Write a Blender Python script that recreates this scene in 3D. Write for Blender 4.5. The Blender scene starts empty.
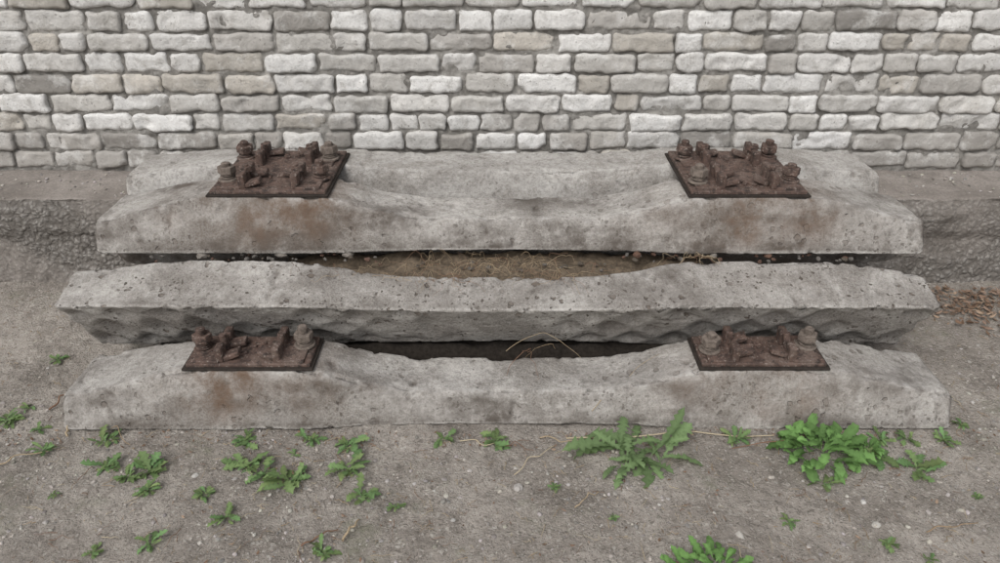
import bpy, bmesh, math, random
from mathutils import Vector, Matrix, noise
R = random.Random(7)
scene = bpy.context.scene
rad = math.radians

# ------------------------------------------------------------------ helpers
def link(o, parent=None):
    scene.collection.objects.link(o)
    if parent: o.parent = parent
    return o
def mesh_obj(name, verts, faces, mat, parent=None, cols=None, smooth=True):
    me = bpy.data.meshes.new(name)
    me.from_pydata(verts, [], faces)
    me.update()
    if smooth: me.polygons.foreach_set("use_smooth", [True]*len(me.polygons))
    if cols:
        a = me.color_attributes.new("Col", 'FLOAT_COLOR', 'POINT')
        flat = []
        for c in cols: flat += [c[0], c[1], c[2], 1.0]
        a.data.foreach_set("color", flat)
    me.materials.append(mat)
    return link(bpy.data.objects.new(name, me), parent)
def empty(name, loc=(0,0,0)):
    e = bpy.data.objects.new(name, None); e.location = loc; e.empty_display_size = .1
    return link(e)
def n3(x,y,z): return noise.noise(Vector((x,y,z)))
def fbm(x,y,z,o=4):
    s=0;a=1;f=1
    for i in range(o):
        s+=a*noise.noise(Vector((x*f,y*f,z*f))); a*=.5; f*=2.03
    return s
def sstep(a,b,x):
    t=max(0,min(1,(x-a)/(b-a))); return t*t*(3-2*t)

class NT:
    def __init__(s, name):
        s.m = bpy.data.materials.new(name); s.m.use_nodes=True
        s.t = s.m.node_tree; s.n=s.t.nodes; s.l=s.t.links
        s.b = s.n["Principled BSDF"]; s.b.inputs["Roughness"].default_value=.9
        s.b.inputs["Specular IOR Level"].default_value=.2
        s.tc = s.n.new("ShaderNodeTexCoord").outputs["Object"]
    def lk(s,a,b): s.l.new(a,b)
    def setin(s, sock, v):
        if isinstance(v,bpy.types.NodeSocket): s.lk(v,sock)
        else:
            if isinstance(v,(tuple,list)) and len(v)==3 and sock.type=='RGBA': v=(*v,1)
            sock.default_value=v
    def map(s, scale=(1,1,1), loc=(0,0,0)):
        m=s.n.new("ShaderNodeMapping"); s.lk(s.tc,m.inputs[0]); m.inputs["Scale"].default_value=scale; m.inputs["Location"].default_value=loc
        return m.outputs[0]
    def warp(s, vec, scale, amt):
        m=s.n.new("ShaderNodeTexNoise"); s.lk(vec,m.inputs["Vector"]); m.inputs["Scale"].default_value=scale; m.inputs["Detail"].default_value=2
        a=s.n.new("ShaderNodeVectorMath"); a.operation='SCALE'; s.lk(m.outputs["Color"],a.inputs[0]); a.inputs["Scale"].default_value=amt
        b=s.n.new("ShaderNodeVectorMath"); b.operation='ADD'; s.lk(vec,b.inputs[0]); s.lk(a.outputs[0],b.inputs[1]); return b.outputs[0]
    def noise(s, scale, detail=4, rough=.55, vec=None, dist=0):
        m=s.n.new("ShaderNodeTexNoise"); s.lk(vec or s.tc,m.inputs["Vector"])
        m.inputs["Scale"].default_value=scale; m.inputs["Detail"].default_value=detail; m.inputs["Roughness"].default_value=rough
        m.inputs["Distortion"].default_value=dist
        return m.outputs["Fac"]
    def voro(s, scale, out="Distance", vec=None, rnd=1):
        m=s.n.new("ShaderNodeTexVoronoi"); s.lk(vec or s.tc,m.inputs["Vector"]); m.inputs["Scale"].default_value=scale
        m.inputs["Randomness"].default_value=rnd
        return m.outputs if out=="both" else m.outputs[out]
    def ramp(s, fac, a, b, c0=0, c1=1):
        m=s.n.new("ShaderNodeMapRange"); s.lk(fac,m.inputs[0]); m.interpolation_type='SMOOTHSTEP'
        for i,v in zip((1,2,3,4),(a,b,c0,c1)): m.inputs[i].default_value=v
        return m.outputs[0]
    def math(s, op, a, b=0.0):
        m=s.n.new("ShaderNodeMath"); m.operation=op; s.setin(m.inputs[0],a); s.setin(m.inputs[1],b); return m.outputs[0]
    def mix(s, fac, a, b, mode='MIX'):
        m=s.n.new("ShaderNodeMix"); m.data_type='RGBA'; m.blend_type=mode
        s.setin(m.inputs[0],fac); s.setin(m.inputs[6],a); s.setin(m.inputs[7],b); return m.outputs[2]
    def attr(s):
        m=s.n.new("ShaderNodeAttribute"); m.attribute_name="Col"; return m.outputs["Color"]
    def sep(s,c):
        m=s.n.new("ShaderNodeSeparateColor"); s.lk(c,m.inputs[0]); return m.outputs
    def bump(s, h, strength, dist, prev=None):
        m=s.n.new("ShaderNodeBump"); s.setin(m.inputs["Height"],h); m.inputs["Strength"].default_value=strength; m.inputs["Distance"].default_value=dist
        if prev: s.lk(prev,m.inputs["Normal"])
        return m.outputs[0]
    def spots(s, vec, scale, lo, hi, soft=.08):
        o=s.voro(scale,"both",vec); r=s.sep(o["Color"])[0]
        d=s.math('SUBTRACT',o["Distance"],s.ramp(r,lo,1.0,-.02,hi))
        return s.ramp(d,0,soft,1,0)
    def done(s, col, nrm=None):
        s.setin(s.b.inputs["Base Color"],col)
        if nrm: s.lk(nrm,s.b.inputs["Normal"])
        return s.m

# ------------------------------------------------------------------ materials
def concrete_mat(name, c_light, c_mid, c_dark, pit=1.0, off=0):
    m=NT(name); v=m.map(loc=(off,off*.7,off*.3)); vw=m.warp(v,60,.02)
    base=m.mix(m.ramp(m.noise(3.6,7,.68,v),.38,.64), c_mid, c_light)
    base=m.mix(m.ramp(m.noise(2.1,7,.75,v,.8),.46,.60,0,.9), base, c_dark)
    base=m.mix(m.ramp(m.noise(11,6,.78,v,.3),.52,.65,0,.65), base, c_dark)
    base=m.mix(m.ramp(m.noise(9,6,.78,m.map(loc=(off+5,2,1))),.58,.70,0,.5), base, (.60,.585,.56))
    base=m.mix(m.ramp(m.noise(70,4,.75,v),.38,.60), m.mix(.38,base,(.11,.102,.092)), base)
    base=m.mix(m.ramp(m.noise(190,2,.7,v),.42,.6,.25,0), base, (.62,.605,.58))
    sp=m.spots(vw,85,.58,.43); base=m.mix(m.math('MULTIPLY',sp,m.ramp(m.noise(5,4,.65,v),.42,.60,.05,.8*pit)),base,(.09,.078,.067))
    sp2=m.spots(vw,38,.62,.36); pitm=m.math('MULTIPLY',sp2,m.ramp(m.noise(4,4,.65,vw),.42,.58,.0,1))
    base=m.mix(m.math('MULTIPLY',pitm,.58*pit),base,(.14,.115,.095))
    s=m.sep(m.attr())
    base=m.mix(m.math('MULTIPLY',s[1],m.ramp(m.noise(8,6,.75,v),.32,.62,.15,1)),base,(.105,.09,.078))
    base=m.mix(m.math('MULTIPLY',s[0],m.ramp(m.noise(11,6,.75,v),.32,.66,.2,1)),base,(.135,.092,.066))
    base=m.mix(m.math('MULTIPLY',s[2],m.ramp(m.noise(30,4,.7,v),.4,.6,.1,.9)),base,(.56,.545,.52))
    h=m.math('SUBTRACT',m.noise(90,4,.75,v),m.math('MULTIPLY',pitm,1.5*pit))
    b=m.bump(m.noise(24,5,.7,v),.65,.006)
    return m.done(base,m.bump(h,.9,.005,b))
M_conA=concrete_mat("sleeper_concrete_a",(.50,.475,.445),(.375,.353,.325),(.21,.19,.168),.85,3)
M_conB=concrete_mat("sleeper_concrete_b",(.475,.452,.422),(.345,.323,.298),(.205,.185,.165),1.45,11)
M_conC=concrete_mat("sleeper_concrete_c",(.50,.482,.455),(.42,.40,.375),(.26,.238,.213),.5,23)

def ledge_mat():
    m=NT("ledge_concrete")
    base=m.mix(m.ramp(m.noise(3,8,.7),.35,.65),(.37,.333,.303),(.24,.213,.19))
    s=m.sep(m.attr()); o=m.voro(55,"both",m.warp(m.tc,30,.03))
    cs=m.sep(o["Color"])
    agg=m.mix(m.ramp(o["Distance"],.2,.6), m.mix(cs[0],(.22,.208,.195),(.38,.365,.34)), (.13,.12,.108))
    base=m.mix(m.math('MULTIPLY',s[0],.75),base,agg)
    base=m.mix(m.ramp(m.noise(7,6,.7),.5,.7,0,.5),base,(.13,.115,.10))
    base=m.mix(m.ramp(m.noise(120,3,.7),.3,.75),m.mix(.4,base,(.06,.055,.05)),base)
    b=m.bump(m.math('MULTIPLY',m.math('MULTIPLY',o["Distance"],s[0]),-1),.8,.012)
    return m.done(base,m.bump(m.noise(110,5,.7),.8,.004,b))
M_ledge=ledge_mat()

def ground_mat():
    m=NT("soil_gravel"); vw=m.warp(m.tc,40,.03)
    base=m.mix(m.ramp(m.noise(2.0,8,.75),.38,.62),(.44,.398,.355),(.30,.268,.236))
    base=m.mix(m.ramp(m.noise(4,7,.76,dist=.6),.49,.66,0,.65),base,(.215,.19,.163))
    base=m.mix(m.ramp(m.noise(22,5,.82),.49,.64,0,.5),base,(.165,.144,.122))
    sp=m.spots(vw,75,.55,.45,.1); cs=m.sep(m.voro(75,"Color",vw))
    base=m.mix(m.math('MULTIPLY',sp,m.ramp(m.noise(7,4,.7),.42,.62,.15,.7)),base,m.mix(m.ramp(cs[1],.2,.8),(.19,.168,.145),(.58,.545,.50)))
    sp=m.spots(vw,160,.3,.5,.12); cs=m.sep(m.voro(160,"Color",vw))
    base=m.mix(m.math('MULTIPLY',sp,.6),base,m.mix(m.ramp(cs[1],.3,.7),(.14,.123,.105),(.54,.505,.46)))
    base=m.mix(m.ramp(m.noise(3.1,6,.75,m.map(loc=(5,3,0))),.55,.70,0,.4),base,(.17,.19,.11))
    b=m.bump(m.voro(110,vec=vw),.7,.006)
    b=m.bump(m.noise(45,6,.8),1,.014,b)
    return m.done(base,b)
M_ground=ground_mat()

def attr_mat(name, nscale=60, dark=(.05,.045,.04), amt=.4, bump=.5, bd=.003, rough=.9):
    m=NT(name); base=m.attr()
    base=m.mix(m.ramp(m.noise(nscale,4,.7),.5,.75,0,amt),base,dark)
    m.b.inputs["Roughness"].default_value=rough
    return m.done(base,m.bump(m.noise(nscale*1.6,3,.7),bump,bd))
def brick_mat():
    m=NT("painted_brick"); base=m.attr()
    base=m.mix(m.ramp(m.noise(16,7,.8,dist=.5),.49,.63,0,.55),base,(.35,.333,.305))
    base=m.mix(m.ramp(m.noise(7,6,.75,m.map(loc=(3,1,7))),.49,.65,0,.55),base,(.74,.733,.715))
    sp=m.spots(m.warp(m.tc,60,.015),80,.75,.28); base=m.mix(m.math('MULTIPLY',sp,.5),base,(.18,.165,.15))
    base=m.mix(m.ramp(m.noise(150,3,.7),.3,.6,.25,0),base,(.30,.285,.265))
    b=m.bump(m.noise(32,6,.75),.9,.010)
    return m.done(base,m.bump(m.noise(150,3,.7),.6,.003,b))
M_brick=brick_mat()
def mortar_mat():
    m=NT("mortar")
    base=m.mix(m.ramp(m.noise(9,7,.7),.4,.65),(.22,.21,.193),(.40,.385,.36))
    base=m.mix(m.ramp(m.noise(60,5,.7),.5,.7,0,.6),base,(.12,.11,.10))
    return m.done(base,m.bump(m.noise(80,6,.75),1,.01))
M_mortar=mortar_mat()
def rust_mat():
    m=NT("rusty_iron")
    base=m.mix(m.ramp(m.noise(30,6,.7),.35,.65),(.058,.038,.031),(.122,.078,.062))
    base=m.mix(m.ramp(m.noise(10,5,.7),.50,.68,0,.6),base,(.165,.125,.105))
    base=m.mix(m.ramp(m.noise(130,3,.7),.57,.67,0,.65),base,(.34,.295,.26))
    base=m.mix(m.ramp(m.noise(40,4,.7,m.map(loc=(4,4,4))),.52,.64,0,.85),base,(.028,.02,.017))
    m.b.inputs["Roughness"].default_value=.72
    m.b.inputs["Specular IOR Level"].default_value=.4
    return m.done(base,m.bump(m.noise(120,4,.75),.8,.002))
M_rust=rust_mat()
def flat_mat(name,c,rough=.85):
    m=NT(name); m.b.inputs["Roughness"].default_value=rough
    return m.done(m.mix(m.ramp(m.noise(80,4,.7),.35,.65),c,tuple(v*.55 for v in c)),m.bump(m.noise(120,4),.5,.001))
M_pad=flat_mat("rubber_pad",(.04,.032,.027))
M_nut=flat_mat("grey_nut",(.20,.165,.14),.7)
M_dark=flat_mat("gap_shade",(.035,.029,.024),1)  # near-black colour stands in for shade under the tilted sleeper
M_debris=flat_mat("dry_debris",(.16,.125,.09),1)
M_stone=attr_mat("stone",90,(.1,.09,.08),.4)
M_straw=attr_mat("straw",90,(.06,.045,.03),.5)
def leaf_mat():
    m=NT("weed_leaf"); base=m.attr()
    base=m.mix(m.ramp(m.noise(70,4,.6),.45,.7,0,.35),base,(.06,.105,.03))
    m.b.inputs["Roughness"].default_value=.65
    tr=m.n.new("ShaderNodeBsdfTranslucent"); m.lk(base,tr.inputs[0])
    mx=m.n.new("ShaderNodeMixShader"); mx.inputs[0].default_value=.3
    m.done(base,m.bump(m.noise(140,3),.5,.002))
    m.lk(m.b.outputs[0],mx.inputs[1]); m.lk(tr.outputs[0],mx.inputs[2])
    m.lk(mx.outputs[0],m.n["Material Output"].inputs[0])
    return m.m
M_leaf=leaf_mat()

# ------------------------------------------------------------------ sleepers
# (|x|, bottom half width, top half width, height)
KEY_UP=[(0,.125,.088,.100),(.28,.127,.087,.102),(.42,.134,.087,.122),(.55,.147,.087,.163),(.60,.15,.088,.173),(.97,.15,.088,.175),(1.02,.15,.09,.169),(1.33,.15,.108,.104),(1.36,.15,.11,.098)]
KEY_SIDE=[(0,.125,.094,.134),(.30,.127,.092,.137),(.42,.134,.089,.153),(.56,.147,.0885,.187),(.62,.15,.0885,.194),(.98,.15,.0885,.198),(1.05,.15,.09,.194),(1.33,.15,.103,.148),(1.36,.15,.105,.143)]
KEY_BACK=[(0,.130,.098,.152),(.28,.132,.097,.153),(.42,.138,.094,.160),(.55,.147,.090,.171),(.60,.15,.089,.174),(.97,.15,.089,.175),(1.02,.15,.09,.172),(1.33,.15,.105,.145),(1.36,.15,.108,.142)]
def prof(x,KEY):
    x=abs(x)
    for a,b in zip(KEY,KEY[1:]):
        if x<=b[0]:
            t=(x-a[0])/(b[0]-a[0]); t=.5*t+.5*t*t*(3-2*t)
            return [a[i]+(b[i]-a[i])*t for i in (1,2,3)]
    return KEY[-1][1:]
def sleeper_body(seed, mat, parent, marks=False, rust=1.0, dx=.008, dirt=.5, key=KEY_UP):
    L=1.35; nx=int(2*L/dx)
    verts=[];cols=[];faces=[]; per=None
    for i in range(nx+1):
        x=-L+2*L*i/nx
        b,t,h=prof(x,key)
        ex=L-abs(x)
        z0=0
        if ex<.009:
            k=(.009-ex)/.009*.006; b-=k; t-=k; h-=k; z0=k
        P=[(-b,z0),(b,z0),(t,h),(-t,h)]
        r=.006; pts=[]
        for k in range(4):
            p=Vector(P[k]); q=Vector(P[(k+1)%4]); o=Vector(P[k-1])
            d0=(p-o).normalized(); d1=(q-p).normalized()
            a0=p-d0*r; a1=p+d1*r
            for s in (0,.5):
                c=a0*(1-s)**2+p*2*s*(1-s)+a1*s*s
                nrm=Vector((d0.y,-d0.x))*(1-s)+Vector((d1.y,-d1.x))*s
                pts.append((c,nrm.normalized(),1.0,k,s))
            end=q-d1*r
            ns=[24,17,19,17][k] if not marks or k!=0 else 44
            for s in range(0,ns):
                f=s/ns; c=a1.lerp(end,f); e=max(0,1-min((c-p).length,(c-q).length)/.028)
                pts.append((c,Vector((d1.y,-d1.x)),e,k,f))
        per=len(pts)
        for (c,nr,edge,k,f) in pts:
            S=seed*13.7
            d=.0022*fbm(x*5+S,c.x*5,c.y*5,3)+.0010*fbm(x*55,c.x*55+S,c.y*55,2)
            ch=fbm(x*11+S,c.x*14+c.y*9,S,4)
            low = c.y<.03
            if edge>0: d-=edge*edge*max(0,ch-.12)*(.012 if (low and not marks) else .05)
            ch2=n3(x*34+S,c.x*34,c.y*34)
            d-=max(0,ch2-.38)*.018
            groove=0
            if marks and k==0:
                w=math.pi/.145
                env=sstep(.12,.3,abs(x)+.1*n3(x*4,0,S))*(1-edge)*sstep(-.62,.1,n3(x*4.5,c.x*7,5))
                wob=.9*n3(x*4,c.x*6,1)
                groove=env*(abs(math.sin(w*x+16*c.x+wob))**1.3*abs(math.sin(w*x-19*c.x-wob*.6))**1.3)
                d-=.020*groove
            xx=x
            if ex<.02: xx=x+.004*fbm(c.x*14+S,c.y*14,x,3)*(1 if x>0 else -1)
            q=c+nr*d
            verts.append((xx,q.x,q.y))
            ax=abs(x); rs=0
            if k in(1,3):
                rs=math.exp(-((ax-.80)/.25)**2)*sstep(-.03,.13,c.y)*1.1
            elif k==2: rs=.55*math.exp(-((ax-.8)/.27)**4)
            rs*=rust*(.35+1.1*max(0,fbm(x*6+S,c.y*3,2,3)+.4))
            dr=dirt*max(0,fbm(x*2.3+S,c.y*9+c.x*4,5,4)+.22)*1.5
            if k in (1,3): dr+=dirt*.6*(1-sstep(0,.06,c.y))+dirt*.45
            if k==0: dr+=groove*.3
            dr+=max(0,ch2-.38)*1.5
            wl=edge*.7*max(0,n3(x*20,c.x*20,c.y*20)+.25) if not low else 0
            cols.append((min(1,rs),min(1,dr),wl))
    for i in range(nx):
        for j in range(per):
            a=i*per+j; b2=i*per+(j+1)%per
            faces.append((a,b2,b2+per,a+per))
    for side in (0,nx):
        sg=-1 if side==0 else 1
        ring=list(range(side*per,side*per+per))
        cy=sum(verts[v][1] for v in ring)/per; cz=sum(verts[v][2] for v in ring)/per
        prev=ring
        for s in (.85,.65,.45,.25,.08):
            new=[]
            for v in ring:
                y=cy+(verts[v][1]-cy)*s; z=cz+(verts[v][2]-cz)*s
                new.append(len(verts)); verts.append((sg*(1.352+.006*fbm(y*14+seed,z*14,3,3)),y,z)); cols.append((0,.35,0))
            for j in range(per):
                q=(prev[j],prev[(j+1)%per],new[(j+1)%per],new[j])
                faces.append(q if sg>0 else q[::-1])
            prev=new
        faces.append(tuple(prev) if sg>0 else tuple(prev[::-1]))
    return mesh_obj("concrete_body",verts,faces,mat,parent,cols)

# hardware --------------------------------------------------------
def bm_box(bm,c,s,bev=.003,rot=0,tilt=0,tiltx=0):
    r=bmesh.ops.create_cube(bm,size=1.0)
    vs=r['verts']
    M=Matrix.Translation(c)@Matrix.Rotation(rot,4,'Z')@Matrix.Rotation(tilt,4,'Y')@Matrix.Rotation(tiltx,4,'X')@Matrix.Diagonal((*s,1))
    bmesh.ops.transform(bm,matrix=M,verts=vs)
    es=list({e for v in vs for e in v.link_edges})
    bmesh.ops.bevel(bm,geom=es,offset=bev,segments=2,affect='EDGES',profile=.5)
def bm_cyl(bm,c,r1,r2,h,seg=16,rot=0,tilt=(0,0),bev=.0015):
    r=bmesh.ops.create_cone(bm,cap_ends=True,segments=seg,radius1=r1,radius2=r2,depth=h)
    vs=r['verts']
    M=Matrix.Translation(c)@Matrix.Rotation(tilt[0],4,'X')@Matrix.Rotation(tilt[1],4,'Y')@Matrix.Rotation(rot,4,'Z')
    bmesh.ops.transform(bm,matrix=M,verts=vs)
    es=[e for e in {e for v in vs for e in v.link_edges} if len(e.link_faces)==2 and any(len(f.verts)>4 for f in e.link_faces)]
    if bev>0: bmesh.ops.bevel(bm,geom=es,offset=bev,segments=1,affect='EDGES')
def bm_obj(name,bm,mat,parent,loc=(0,0,0),wob=.0):
    if wob:
        for v in bm.verts:
            p=v.co*50; v.co+=Vector((n3(p.x,p.y,p.z),n3(p.x+9,p.y,p.z),n3(p.x,p.y+9,p.z)))*wob
    me=bpy.data.meshes.new(name); bm.to_mesh(me); bm.free(); me.materials.append(mat)
    o=bpy.data.objects.new(name,me); o.location=loc
    return link(o,parent)
def rail_plate(parent,x,z,rr,tag,rows=((0,),.176),yc=0,rot=0,tiltx=0):
    g=bpy.data.objects.new("rail_fastening_"+tag,None); g.empty_display_size=.05; g.location=(x,yc,z); g.rotation_euler=(tiltx,0,rot); link(g,parent)
    offs,dep=rows
    bm=bmesh.new(); bm_box(bm,(0,0,.002),(.396,dep,.008),.003)
    bm_obj("rubber_pad_"+tag,bm,M_pad,g)
    bm=bmesh.new()
    bm_box(bm,(0,.002,.010),(.376,dep-.018,.014),.004)
    for oy in offs:
        for s in (-1,1):
            bm_box(bm,(s*.128,oy,.019),(.080,.140,.010),.003,rr.uniform(-.02,.02))
            for t in (-1,1):
                bm_box(bm,(s*.086,oy+t*.044,.040),(.024,.042,.052),.006,rr.uniform(-.04,.04),rr.uniform(-.05,.05))
            if rr.random()<.85:
                tl=(rr.uniform(-.3,.3),rr.uniform(-.3,.3))
                bm_cyl(bm,(s*.086,oy,.045),.011,.011,.064,12,0,tl)
                if rr.random()<.5: bm_cyl(bm,(s*.086,oy,.062),.021,.021,.018,6,rr.uniform(0,1),tl)
            for t in (-1,1):
                if rr.random()<.7:
                    bm_box(bm,(s*.052,oy+t*rr.uniform(.02,.045),.032),(.052,.038,.016),.004,rr.uniform(-.25,.25),s*rr.uniform(.1,.4),rr.uniform(-.1,.1))
        for k in range(3): bm_box(bm,(rr.uniform(-.03,.03),oy+rr.uniform(-.05,.05),.020),(rr.uniform(.012,.03),rr.uniform(.008,.018),.008),.002,rr.uniform(0,3))
    bm_obj("base_plate_"+tag,bm,M_rust,g,(0,0,0),.0011)
    i=0
    for oy in offs:
        for s in (-1,1):
            i+=1
            bm=bmesh.new(); tl=(rr.uniform(-.08,.08),rr.uniform(-.08,.08)); y=oy+rr.uniform(-.014,.014)+s*.008
            bx=s*(.152+rr.uniform(-.006,.004))
            bm_cyl(bm,(bx,y,.026),.033,.032,.007,20)
            z1=.030
            for k in range(rr.choice([2,2,3])): bm_cyl(bm,(bx+rr.uniform(-.001,.001),y,z1+.004),.0235,.0235,.0055,20,0,(rr.uniform(-.1,.1),.06),.001); z1+=.0085
            bm_cyl(bm,(bx,y,z1+.0115),.0300,.0290,.024,6,rr.uniform(0,1),tl,.0018)
            hh=rr.uniform(.012,.024)
            bm_cyl(bm,(bx,y,z1+.023+hh/2),.0135,.0125,hh,14,0,tl,.002)
            for k in range(int(hh/.004)): bm_cyl(bm,(bx,y,z1+.025+k*.004),.0148,.0148,.0016,14,0,tl,0)
            bm_obj("anchor_bolt_"+tag+"_%d"%i,bm,M_nut if rr.random()<.4 else M_rust,g,(0,0,0),.0008)

def sleeper(loc, rot, seed, mat, plates=None, **kw):
    e=empty("concrete_railway_sleeper",loc); e.rotation_euler=rot
    sleeper_body(seed,mat,e,**kw)
    if plates:
        rr=random.Random(seed+40)
        for tag,x in (("l",-.782),("r",.775)):
            rail_plate(e,x,.175,rr,tag,**plates)
    return e
sleeper((.022,1.842,.0),(0,0,rad(.1)),1,M_conA,dict(rows=((0,),.168)),dirt=.50,rust=.95)
sleeper((-.008,1.949,.205),(rad(-57.1),0,rad(-.1)),2,M_conB,marks=True,rust=.1,dirt=.35,key=KEY_SIDE)
sleeper((.030,2.252,.389),(0,0,rad(-.1)),3,M_conA,dict(rows=((-.108,.095),.40),yc=.112),dirt=.78,rust=1.35)
sleeper((.012,2.545,.390),(0,0,rad(.2)),4,M_conC,dirt=.25,rust=.0,key=KEY_BACK)
sleeper((.03,2.345,.385),(rad(180),0,0),5,M_conC,dx=.02,dirt=.9)
sleeper((.05,2.335,.0),(0,0,0),6,M_conC,dx=.02,dirt=.9)

# ------------------------------------------------------------------ ground
def axis(lo,hi,step,far):
    a=[];v=lo
    while v<hi: a.append(v); v+=step
    a.append(hi)
    s=step;v=hi
    while v<far: s*=1.5; v+=s; a.append(v)
    s=step;v=lo
    while v>-far: s*=1.5; v-=s; a.insert(0,v)
    return a
def gz(x,y):
    d=max(abs(x)-3,0)+max(abs(y-1.5)-2.5,0)
    z=.014*fbm(x*2.2,y*2.2,1,3)+.006*fbm(x*14,y*14,4,3)+.0045*max(-.3,fbm(x*45,y*45,9,2))
    z+=.045*sstep(2.0,2.5,y)*sstep(1.3,1.6,abs(x+.0))
    z-=.004
    return z if d<=0 else z*max(.2,1-d*.2)
xs=axis(-2.2,2.2,.0095,60); ys=axis(.9,2.6,.0095,60)
V=[(x,y,gz(x,y)) for y in ys for x in xs]
n=len(xs); F=[(j*n+i,j*n+i+1,(j+1)*n+i+1,(j+1)*n+i) for j in range(len(ys)-1) for i in range(n-1)]
mesh_obj("ground",V,F,M_ground)
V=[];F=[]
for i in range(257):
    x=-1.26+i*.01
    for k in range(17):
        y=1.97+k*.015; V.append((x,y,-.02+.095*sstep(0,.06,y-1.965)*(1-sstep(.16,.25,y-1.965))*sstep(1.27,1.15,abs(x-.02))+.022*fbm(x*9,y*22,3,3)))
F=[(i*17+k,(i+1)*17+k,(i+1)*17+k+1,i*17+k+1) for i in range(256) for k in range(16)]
mesh_obj("gap_shade_heap",V,F,M_dark)  # added mound filling the low gap, coloured near-black as painted shade
# wind-blown debris caught in the hollow behind the tilted sleeper
V=[];F=[]
for i in range(141):
    x=-.72+i*.01
    for k in range(22):
        y=2.0+k*.0095; V.append((x,y,.318+.012*sstep(.6,.1,abs(x))+.07*(y-2.0)+.020*fbm(x*11,y*24,3,4)))
F=[(i*22+k,(i+1)*22+k,(i+1)*22+k+1,i*22+k+1) for i in range(140) for k in range(21)]
mesh_obj("debris_heap",V,F,M_debris)

# ------------------------------------------------------------------ ledge
V=[];F=[];C=[]
LX=[-2.6+i*.0125 for i in range(417)]; LX=[-6,-4.5,-3.5]+LX+[3.5,4.5,6]
secs=[]
for k in range(26): secs.append((2.49+.05*k/25, -.03+.415*k/25,1.0))
for k in range(1,24): secs.append((2.54+.40*k/23,.386,0.0))
for x in LX:
    for k,(y,z,f) in enumerate(secs):
        if f:
            d=.014*fbm(x*5,z*7,2,3)+.010*fbm(x*26,z*26,5,3)+.02*max(0,fbm(x*3,z*5,7,2)-.2)
            yy=y+d*(1-.2*sstep(.3,.38,z)); zz=z
            if k>=24: yy+=.012; zz-=.004
            yy+=.035*(1-sstep(.22,.27,z+.02*n3(x*6,0,0)))*.6
        else:
            yy=y; zz=z+.006*fbm(x*6,y*6,2,3)+.003*fbm(x*40,y*40,2,2)
        V.append((x,yy,zz)); C.append((f*(.45+.55*sstep(-.2,.3,n3(x*2,z*4,3)+(.3 if x>1 else 0))),0,0))
ns=len(secs)
for i in range(len(LX)-1):
    for k in range(ns-1):
        a=i*ns+k; F.append((a,a+ns,a+ns+1,a+1))
mesh_obj("concrete_foundation_ledge",V,F,M_ledge,None,C)

# ------------------------------------------------------------------ wall
WY=2.855; pitch=.0785
wall=empty("brick_wall",(0,0,0))
V=[];F=[];C=[]
rb=random.Random(21)
pal=[((.66,.648,.628),5),((.60,.585,.56),5),((.52,.503,.475),4),((.73,.722,.705),3.5),((.47,.44,.395),1.8),((.41,.392,.368),1.8),((.52,.485,.435),1.4),((.29,.275,.255),.8)]
def brick(cx,cz,w,h,dep,col,fine):
    nx=max(5,int(w/.009)) if fine else 5; nz=8 if fine else 4
    base=len(V); seed=rb.uniform(0,99)
    tilt=rb.uniform(-.15,.15); tw=rb.uniform(-.03,.03); rt_=rb.uniform(-.025,.025)
    er=rb.random()<.25; rcf=rb.uniform(.12,.28)
    c1=rb.random()<.2; cu=rb.choice([-1,1]); cv=rb.choice([-1,1])
    def fr(u,v):
        X=u*w/2; Z=v*h/2
        rc=h*rcf
        ox=max(0,abs(X)-(w/2-rc)); oz=max(0,abs(Z)-(h/2-rc))
        if ox>0 and oz>0:
            L=max(ox,oz); d=math.hypot(ox,oz)
            k=L/d
            X=math.copysign(w/2-rc+ox*k,X); Z=math.copysign(h/2-rc+oz*k,Z)
        ed=max(0,max(1-(w/2-abs(X))/.008,1-(h/2-abs(Z))/.008)); ed=min(1,ed)
        wob=.0045
        X+=wob*n3(Z*30+seed,X*14,1)*2; Z+=wob*n3(X*26+seed,Z*12,7)*1.8 + rt_*X
        Y=dep-.006*ed*ed+.005*fbm(X*18+seed,Z*18,3,3)+tw*X+tilt*Z
        if er: Y-=.016*max(0,fbm(X*14+seed,Z*14,8,2)+.1)
        if c1: Y-=.03*max(0,1-math.hypot((u*cu-1)*w/2/.03,(v*cv-1)*h/2/.025))
        return X,Y,Z
    for j in range(nz+1):
        for i in range(nx+1):
            X,Y,Z=fr(-1+2*i/nx,-1+2*j/nz)
            V.append((cx+X,WY-Y,cz+Z)); 
            t=1+.12*n3(X*20+seed,Z*20,0)
            C.append((col[0]*t,col[1]*t,col[2]*t))
    for j in range(nz):
        for i in range(nx):
            a=base+j*(nx+1)+i; F.append((a,a+1,a+nx+2,a+nx+1))
    ring=[base+i for i in range(nx+1)]+[base+j*(nx+1)+nx for j in range(1,nz+1)]+[base+nz*(nx+1)+i for i in range(nx-1,-1,-1)]+[base+j*(nx+1) for j in range(nz-1,0,-1)]
    s=len(V)
    for v in ring:
        p=V[v]; V.append((cx+(p[0]-cx)*.985,WY+.03,cz+(p[2]-cz)*.97)); c=C[v]; C.append((c[0]*.7,c[1]*.69,c[2]*.67))
    m=len(ring)
    for k in range(m): F.append((ring[(k+1)%m],ring[k],s+k,s+(k+1)%m))
z=.40
row=0
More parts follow.
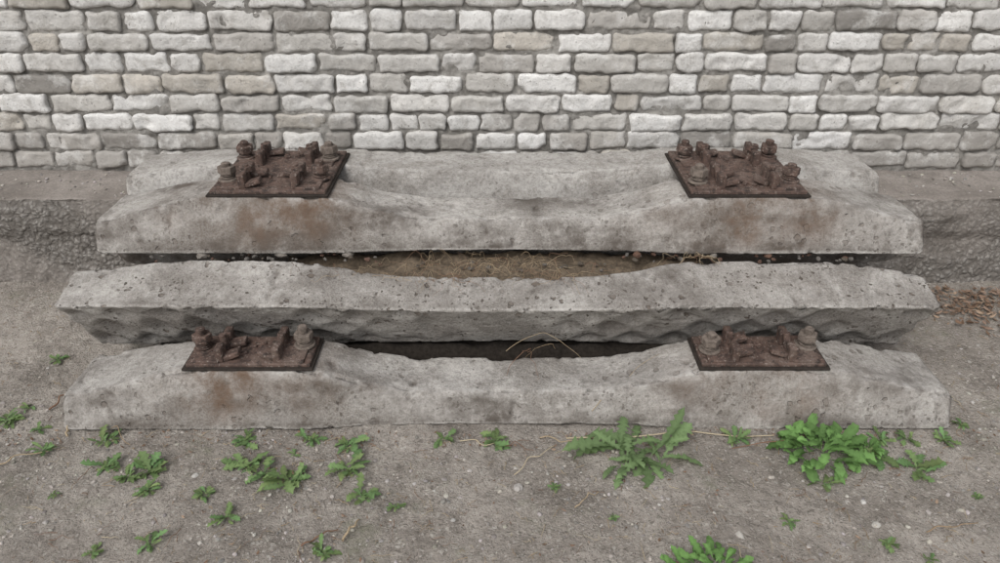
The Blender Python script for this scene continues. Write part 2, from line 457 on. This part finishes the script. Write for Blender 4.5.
while z<2.5:
    hrow=pitch*rb.uniform(.94,1.06); fine=z<1.2
    mode=rb.choice([0,1,2,2])
    x=-5+rb.uniform(-.2,0)
    while x<5:
        if mode==0: w=.228 if rb.random()<.65 else .118
        elif mode==1: w=.125 if rb.random()<.72 else .225
        else: w=rb.choice([.225,.125,.165,.225,.14])
        w*=rb.uniform(.88,1.1)
        j=rb.uniform(.007,.016)
        f=fine and abs(x)<2.3
        pc=rb.choices([p[0] for p in pal],[p[1] for p in pal])[0]
        if z<.55 and rb.random()<.6: pc=rb.choice([(.35,.33,.305),(.42,.40,.372),(.48,.455,.42),(.76,.752,.74)])
        if z<.52 and (x<-1.2 or x>1.35): pc=rb.choice([(.32,.302,.28),(.37,.352,.33),(.43,.408,.38)])
        k=rb.uniform(.88,1.07); pc=tuple(c*k for c in pc)
        dep=rb.uniform(.004,.020)
        brick(x+w/2,z+hrow/2+rb.uniform(-.0035,.0035)+.006*n3(x*.9,row,0),w-j,hrow-rb.uniform(.007,.015),dep,pc,f)
        x+=w
    z+=hrow; row+=1
mesh_obj("bricks",V,F,M_brick,wall,C)
V=[];F=[]
mx=[-5.2,-4,-3]+[-2.4+i*.0075 for i in range(641)]+[3,4,5.2]; mz=[.34+i*.0075 for i in range(112)]+[1.5,2,2.52]
for zz in mz:
    for x in mx:
        V.append((x,WY+.003-.008*fbm(x*12,zz*12,3,3)-.007*fbm(x*50,zz*50,1,2),zz))
n=len(mx)
F=[(j*n+i,j*n+i+1,(j+1)*n+i+1,(j+1)*n+i) for j in range(len(mz)-1) for i in range(n-1)]
mesh_obj("mortar",V,F,M_mortar,wall)
bm=bmesh.new(); bm_box(bm,(0,3.04,1.27),(10.4,.30,2.5),.01); bm_obj("wall_core",bm,M_mortar,wall)
bm=bmesh.new(); bm_box(bm,(0,2.99,2.56),(10.5,.44,.08),.01); bm_obj("coping",bm,M_ledge,wall)

# ------------------------------------------------------------------ gravel
def ico(sub):
    bm=bmesh.new(); bmesh.ops.create_icosphere(bm,subdivisions=sub,radius=1)
    v=[x.co.copy() for x in bm.verts]; f=[tuple(q.index for q in x.verts) for x in bm.faces]; bm.free(); return v,f
I1=ico(1); I2=ico(2)
rg=random.Random(5)
def stones(name,items,mat,flat=.6):
    V=[];F=[];C=[]
    for (x,y,z,s,col) in items:
        iv,iff=I2 if s>.005 else I1
        b=len(V); sx,sy,sz=s*rg.uniform(.7,1.4),s*rg.uniform(.7,1.2),s*flat*rg.uniform(.6,1.2); a=rg.uniform(0,6.3); ca,sa=math.cos(a),math.sin(a); sd=rg.uniform(0,50)
        for v in iv:
            k=1+.45*n3(v.x*1.2+sd,v.y*1.2,v.z*1.2)
            px,py,pz=v.x*sx*k,v.y*sy*k,v.z*sz*k
            V.append((x+px*ca-py*sa,y+px*sa+py*ca,z+pz)); C.append(col)
        F+= [tuple(b+q for q in f) for f in iff]
    return mesh_obj(name,V,F,mat,None,C,smooth=False)
def scol():
    k=rg.uniform(.18,.48); return (k,k*rg.uniform(.9,.97),k*rg.uniform(.8,.92))
items=[]
for i in range(15000):
    x=rg.uniform(-2.1,2.1); y=rg.uniform(.95,2.5)
    if 1.7<y<2.5 and abs(x-.02)<1.33: continue
    if n3(x*2.5,y*2.5,0)+rg.uniform(-.3,.3)<.0: continue
    s=.0015+.0050*rg.random()**4
    items.append((x,y,gz(x,y)+s*.2,s,scol()))
for i in range(90):
    x=rg.uniform(-2,2); y=rg.uniform(.95,1.66); s=rg.uniform(.005,.009)
    items.append((x,y,gz(x,y)+.001,s,scol()))
items+=[(.05,1.46,gz(.05,1.46)+.004,.016,(.36,.34,.32)),(.62,1.30,gz(.62,1.3),.013,(.38,.36,.33))]
stones("gravel",items,M_stone)
items=[]
for i in range(90):
    x=rg.uniform(-1.25,1.25); y=rg.uniform(2.07,2.13); s=rg.uniform(.003,.009)
    items.append((x,y,.378 if abs(abs(x)-.8)<.4 else .345,s,rg.choice([(.12,.11,.10),(.10,.06,.045),(.09,.075,.06)])))
for x in (-.98,-.72,.70,.88,-.5,.45): items.append((x,2.115,.382,.017,rg.choice([(.12,.07,.05),(.2,.18,.16)])))
for i in range(500):
    x=rg.uniform(-2.4,2.4); s=rg.uniform(.002,.006); items.append((x,rg.uniform(2.70,2.83) if abs(x)<1.36 else rg.uniform(2.56,2.83),.389,s,scol()))
stones("rubble",items,M_stone,.8)

# ------------------------------------------------------------------ dry grass, twigs, litter
def tube(V,F,C,pts,r,col,taper=.4):
    b=len(V); k=5
    for i,p in enumerate(pts):
        t=(pts[min(i+1,len(pts)-1)]-pts[max(i-1,0)]).normalized()
        u=t.cross(Vector((0,0,1)));  u=u.normalized() if u.length>.05 else Vector((1,0,0)); w=t.cross(u)
        rr=r*(1-(1-taper)*i/(len(pts)-1))
        for j in range(k):
            a=2*math.pi*j/k; q=p+u*math.cos(a)*rr+w*math.sin(a)*rr; V.append(tuple(q)); C.append(col)
    for i in range(len(pts)-1):
        for j in range(k):
            F.append((b+i*k+j,b+i*k+(j+1)%k,b+(i+1)*k+(j+1)%k,b+(i+1)*k+j))
def curve(p0,p1,sag,wob,n=14,seed=0):
    p0=Vector(p0);p1=Vector(p1);o=[]
    for i in range(n+1):
        t=i/n; p=p0.lerp(p1,t)+Vector((0,0,1))*sag*4*t*(1-t)
        e=math.sin(math.pi*t)
        p+=Vector((n3(t*3+seed,0,1),n3(t*3+seed,4,1),n3(t*3+seed,8,1)))*wob*e
        o.append(p)
    return o
rt=random.Random(3)
V=[];F=[];C=[]
straw=[(.38,.30,.20),(.30,.22,.14),(.20,.12,.08),(.45,.38,.27)]
for i in range(110):
    x=rt.gauss(-.03,.17); y=rt.uniform(2.00,2.10); z=.352+.30*(y-2.04)+rt.uniform(.000,.022)
    a=rt.uniform(-1,1); l=rt.uniform(.04,.2)
    p1=(x+l*a,y-rt.uniform(.0,.12),z-rt.uniform(-.03,.03)+.0)
    p1=(p1[0],p1[1],max(p1[2],.338+.27*(p1[1]-1.868)+.004))
    tube(V,F,C,curve((x,y,z),p1,rt.uniform(0,.035),.04,12,i),rt.uniform(.0004,.0009),rt.choice(straw[:3]))
for i in range(14):
    x=.62+rt.uniform(-.05,.06)
    tube(V,F,C,curve((x,2.09,.38),(x+rt.uniform(-.08,.08),2.03,.39),.02,.03,10,i+50),.0009,rt.choice(straw))
tube(V,F,C,curve((.02,1.965,.10),(.26,1.90,.12),.075,.02,18,2),.0013,straw[0])
tube(V,F,C,curve((.28,1.72,.05),(.52,1.90,.14),.03,.02,18,3),.0012,straw[0])
tube(V,F,C,curve((.10,1.95,.12),(.02,1.83,.10),.03,.02,12,4),.0018,straw[2])
tube(V,F,C,curve((.09,1.93,.12),(.12,1.80,.11),.03,.02,12,8),.0012,straw[2])
tube(V,F,C,curve((.18,1.95,.12),(.08,1.9,.12),.03,.03,12,5),.0009,straw[1])
mesh_obj("dry_grass",V,F,M_straw,None,C)
V=[];F=[];C=[]
def gp(x,y,h=.003): return (x,y,gz(x,y)+h)
for (a,b,c,d,r,k) in [(.20,1.655,.82,1.655,.0028,3),(-.12,1.64,.03,1.62,.0018,3),(.04,1.50,.16,1.62,.0019,3),(-1.5,1.50,-1.32,1.60,.0025,0),(-1.42,1.78,-1.36,1.90,.003,2),(-1.3,1.66,-1.33,1.73,.003,0),(-.40,1.27,-.37,1.34,.0035,0),(-.50,1.25,-.42,1.31,.0025,2),(.0,1.63,.1,1.60,.0015,2),(-1.25,1.74,-1.1,1.63,.0016,1),(.68,1.60,.95,1.65,.0018,2),(1.1,1.30,1.25,1.33,.0018,1),(.12,1.66,.26,1.63,.002,0),(-1.55,1.42,-1.40,1.44,.002,3),(.20,1.38,.27,1.44,.002,0)]:
    tube(V,F,C,curve(gp(a,b,.008),gp(c,d,.008),.008,.025,16,a*9),r,straw[k],.6)
for i in range(1000):
    x=rt.uniform(-2,2); y=rt.uniform(.97,1.68) if abs(x)<1.36 else rt.uniform(.97,2.4)
    a=rt.uniform(0,6.3); l=rt.uniform(.008,.05)*(rt.random()+.4)
    tube(V,F,C,curve(gp(x,y,.004),gp(x+l*math.cos(a),y+l*math.sin(a),.005),.002,.01,4,i),rt.uniform(.0005,.0013),rt.choice(straw))
mesh_obj("twigs",V,F,M_straw,None,C)
V=[];F=[];C=[]
for i in range(2100):
    if i<900: x=1.85+rt.gauss(0,.2); y=2.36+rt.gauss(0,.07)-.10*(x-1.8)
    else: x=rt.uniform(-2.1,2.1); y=rt.choice([rt.uniform(1.0,1.68),rt.uniform(1.62,1.69),rt.uniform(2.3,2.47)])
    if abs(x)<1.40 and y>1.69 or y>2.47: continue
    z=gz(x,y)+rt.uniform(.002,.025 if i<900 else .005); s=rt.uniform(.005,.016)*(1 if i<900 else .5); a=rt.uniform(0,6.3)
    c=rt.choice([(.20,.13,.09),(.14,.09,.06),(.30,.22,.16),(.24,.17,.13)])
    b=len(V); d=Vector((math.cos(a),math.sin(a),rt.uniform(-.3,.4))); e=Vector((-math.sin(a),math.cos(a),rt.uniform(-.5,.5)))*rt.uniform(.2,.5); o=Vector((x,y,z))
    for q in (-d*s, -d*s*.3+e*s, d*s*.4+e*s*.9, d*s+Vector((0,0,.3*s)), d*s*.3-e*s, -d*s*.4-e*s): V.append(tuple(o+q)); C.append(c)
    F.append((b,b+1,b+2,b+3)); F.append((b,b+3,b+4,b+5))
mesh_obj("leaf_litter",V,F,M_straw,None,C,False)

# ------------------------------------------------------------------ weeds
rw=random.Random(12)
def leaf(V,F,C,o,az,L,W,lift,droop,lob,jag,col):
    d=Vector((math.cos(az),math.sin(az),0)); s=Vector((-math.sin(az),math.cos(az),0)); n=lob*2+2
    b=len(V); side=rw.uniform(-.35,.35); roll=rw.uniform(-.4,.4)
    for i in range(n+1):
        t=i/n
        env=max(.0,math.sin(math.pi*min(1,(t*.80+.06))**1.35))**.8
        if t>.8: env*=max(.0,(1-t)/.2)**.6
        w=W*max(.07,env)*rw.uniform(.8,1.15)
        if i%2==1 : w= min(w,W*max(.07,env))*(1-jag*(1-.35*t))
        if t<.3: w*=.22+t*2.6
        if i==n: w=.0004
        c=o+d*L*t*(1-.12*t)+s*L*side*t*t; c=c+Vector((0,0,L*(lift*t-droop*t*t)))
        sw=-d*(L/n*.7 if (i%2==0 and i<n and i>0) else 0)
        up=Vector((0,0,rw.uniform(-.1,.45)*w))
        rl=Vector((0,0,roll*w))
        for q,k in ((c+s*w+sw*.5+up+rl,1.0),(c,1.3),(c-s*w+sw*.5+up-rl,1.0)):
            V.append(tuple(q)); kk=k*(.85+.3*t); C.append((col[0]*kk,col[1]*kk,col[2]*kk))
    for i in range(n):
        for j in (0,1):
            a=b+i*3+j; F.append((a,a+1,a+4,a+3))
def weed(name,x,y,r,kind=0):
    V=[];F=[];C=[]; g=gz(x,y)
    if kind==0:
        nl=rw.randint(12,19)
        for i in range(nl):
            az=i*2.4+rw.uniform(-.5,.5); L=r*rw.uniform(.4,1.12); k=rw.uniform(.7,1.25); yl=rw.uniform(.9,1.2)
            col=(.14*k*yl,.22*k,.09*k)
            leaf(V,F,C,Vector((rw.uniform(-.18,.18)*r,rw.uniform(-.18,.18)*r,.005)),az,L,L*rw.uniform(.16,.24),rw.uniform(.1,.8),rw.uniform(.15,.6),rw.choice([4,4,5]),.64,col)
    elif kind==1:
        for i in range(38):
            az=i*2.4+rw.uniform(-.6,.6); L=r*rw.uniform(.3,1.08); k=rw.uniform(.75,1.2)
            col=(.15*k,.22*k,.10*k)
            leaf(V,F,C,Vector((rw.uniform(-.35,.35)*r,rw.uniform(-.2,.2)*r,.006)),az,L,L*rw.uniform(.11,.17),rw.uniform(.1,.9),rw.uniform(.2,.9),7,.66,col)
    else:
        for i in range(105):
            az=rw.uniform(0,6.3); q=rw.random()**.6; h=rw.uniform(.0,.42)*r*(1.1-q); L=r*rw.uniform(.22,.55); k=rw.uniform(.65,1.35)
            col=(.13*k,.24*k,.075*k)
            leaf(V,F,C,Vector((math.cos(az)*q*r*.6+rw.uniform(-.1,.1)*r,math.sin(az)*q*r*.42,.006+h)),az+rw.uniform(-1,1),L,L*rw.uniform(.17,.27),rw.uniform(.2,1.2),rw.uniform(.3,.9),5,.30,col)
    o=mesh_obj(name,V,F,M_leaf,None,C)
    o.location=(x,y,g); return o
small=[(-.76,1.645,.058),(-.565,1.645,.052),(-.447,1.62,.058),(-.437,1.525,.065),(-.374,1.425,.062),(-.586,1.475,.075),(-.717,1.54,.078),(-.66,1.50,.05),(-1.0,1.525,.065),(-1.13,1.545,.055),(-1.05,1.50,.04),(-.72,1.343,.052),(-.887,1.262,.045),(-.44,1.235,.05),(-.015,1.645,.062),(-.17,1.655,.045),(.9,1.475,.045),(1.19,1.52,.07),(1.22,1.65,.045),(1.33,1.65,.045),(1.14,1.65,.045),(-.805,1.42,.037),(-1.52,1.73,.05),(-1.49,1.79,.03),(-1.34,1.6,.04),(-1.18,1.65,.05),(-1.53,2.05,.035),(-.28,1.385,.028),(.15,1.46,.02),(-1.02,1.24,.03),(.76,1.34,.03),(.99,1.27,.028),(.70,1.64,.05),(1.42,1.72,.03),(1.10,1.575,.06),(1.07,1.22,.02),(-1.6,1.62,.04),(-.97,1.45,.035),(-1.40,1.69,.03),(-1.22,1.43,.02),(-.60,1.58,.02),(.30,1.35,.015),(1.30,1.42,.02)]
for x,y,r in small: weed("dandelion_weed",x,y,r*rw.uniform(1.0,1.15),0)
weed("thistle_weed",.405,1.575,.185,1)
weed("leafy_weed",.93,1.575,.15,2)
weed("leafy_weed",.515,1.18,.12,2)
weed("leafy_weed",1.07,1.60,.06,2)

# ------------------------------------------------------------------ light & camera
w=bpy.data.worlds.new("World"); scene.world=w; w.use_nodes=True
nt=w.node_tree; bg=nt.nodes["Background"]
SE=50; SR=-152
sky=nt.nodes.new("ShaderNodeTexSky"); sky.sky_type='NISHITA'; sky.sun_disc=False
sky.sun_elevation=rad(SE); sky.sun_rotation=rad(SR); sky.dust_density=4; sky.air_density=1.2; sky.ozone_density=.6
hs=nt.nodes.new("ShaderNodeHueSaturation"); hs.inputs["Saturation"].default_value=.25
nt.links.new(sky.outputs[0],hs.inputs["Color"]); nt.links.new(hs.outputs[0],bg.inputs[0]); bg.inputs[1].default_value=.15
sd=bpy.data.lights.new("sun","SUN"); sd.energy=1.25; sd.angle=rad(35); sd.color=(1,.985,.965)
so=link(bpy.data.objects.new("sun",sd))
el=rad(SE); az=rad(SR); dirv=Vector((math.sin(az)*math.cos(el),math.cos(az)*math.cos(el),math.sin(el)))
so.rotation_euler=dirv.to_track_quat('Z','Y').to_euler(); so.location=dirv*10
cd=bpy.data.cameras.new("camera"); cd.sensor_width=36; cd.lens=26.17; cd.clip_start=.05; cd.clip_end=300
co=link(bpy.data.objects.new("camera",cd)); co.location=(0,0,1.5); co.rotation_euler=(rad(60),0,0)
scene.camera=co
scene.view_settings.view_transform='Standard'; scene.view_settings.look='None'; scene.view_settings.exposure=0
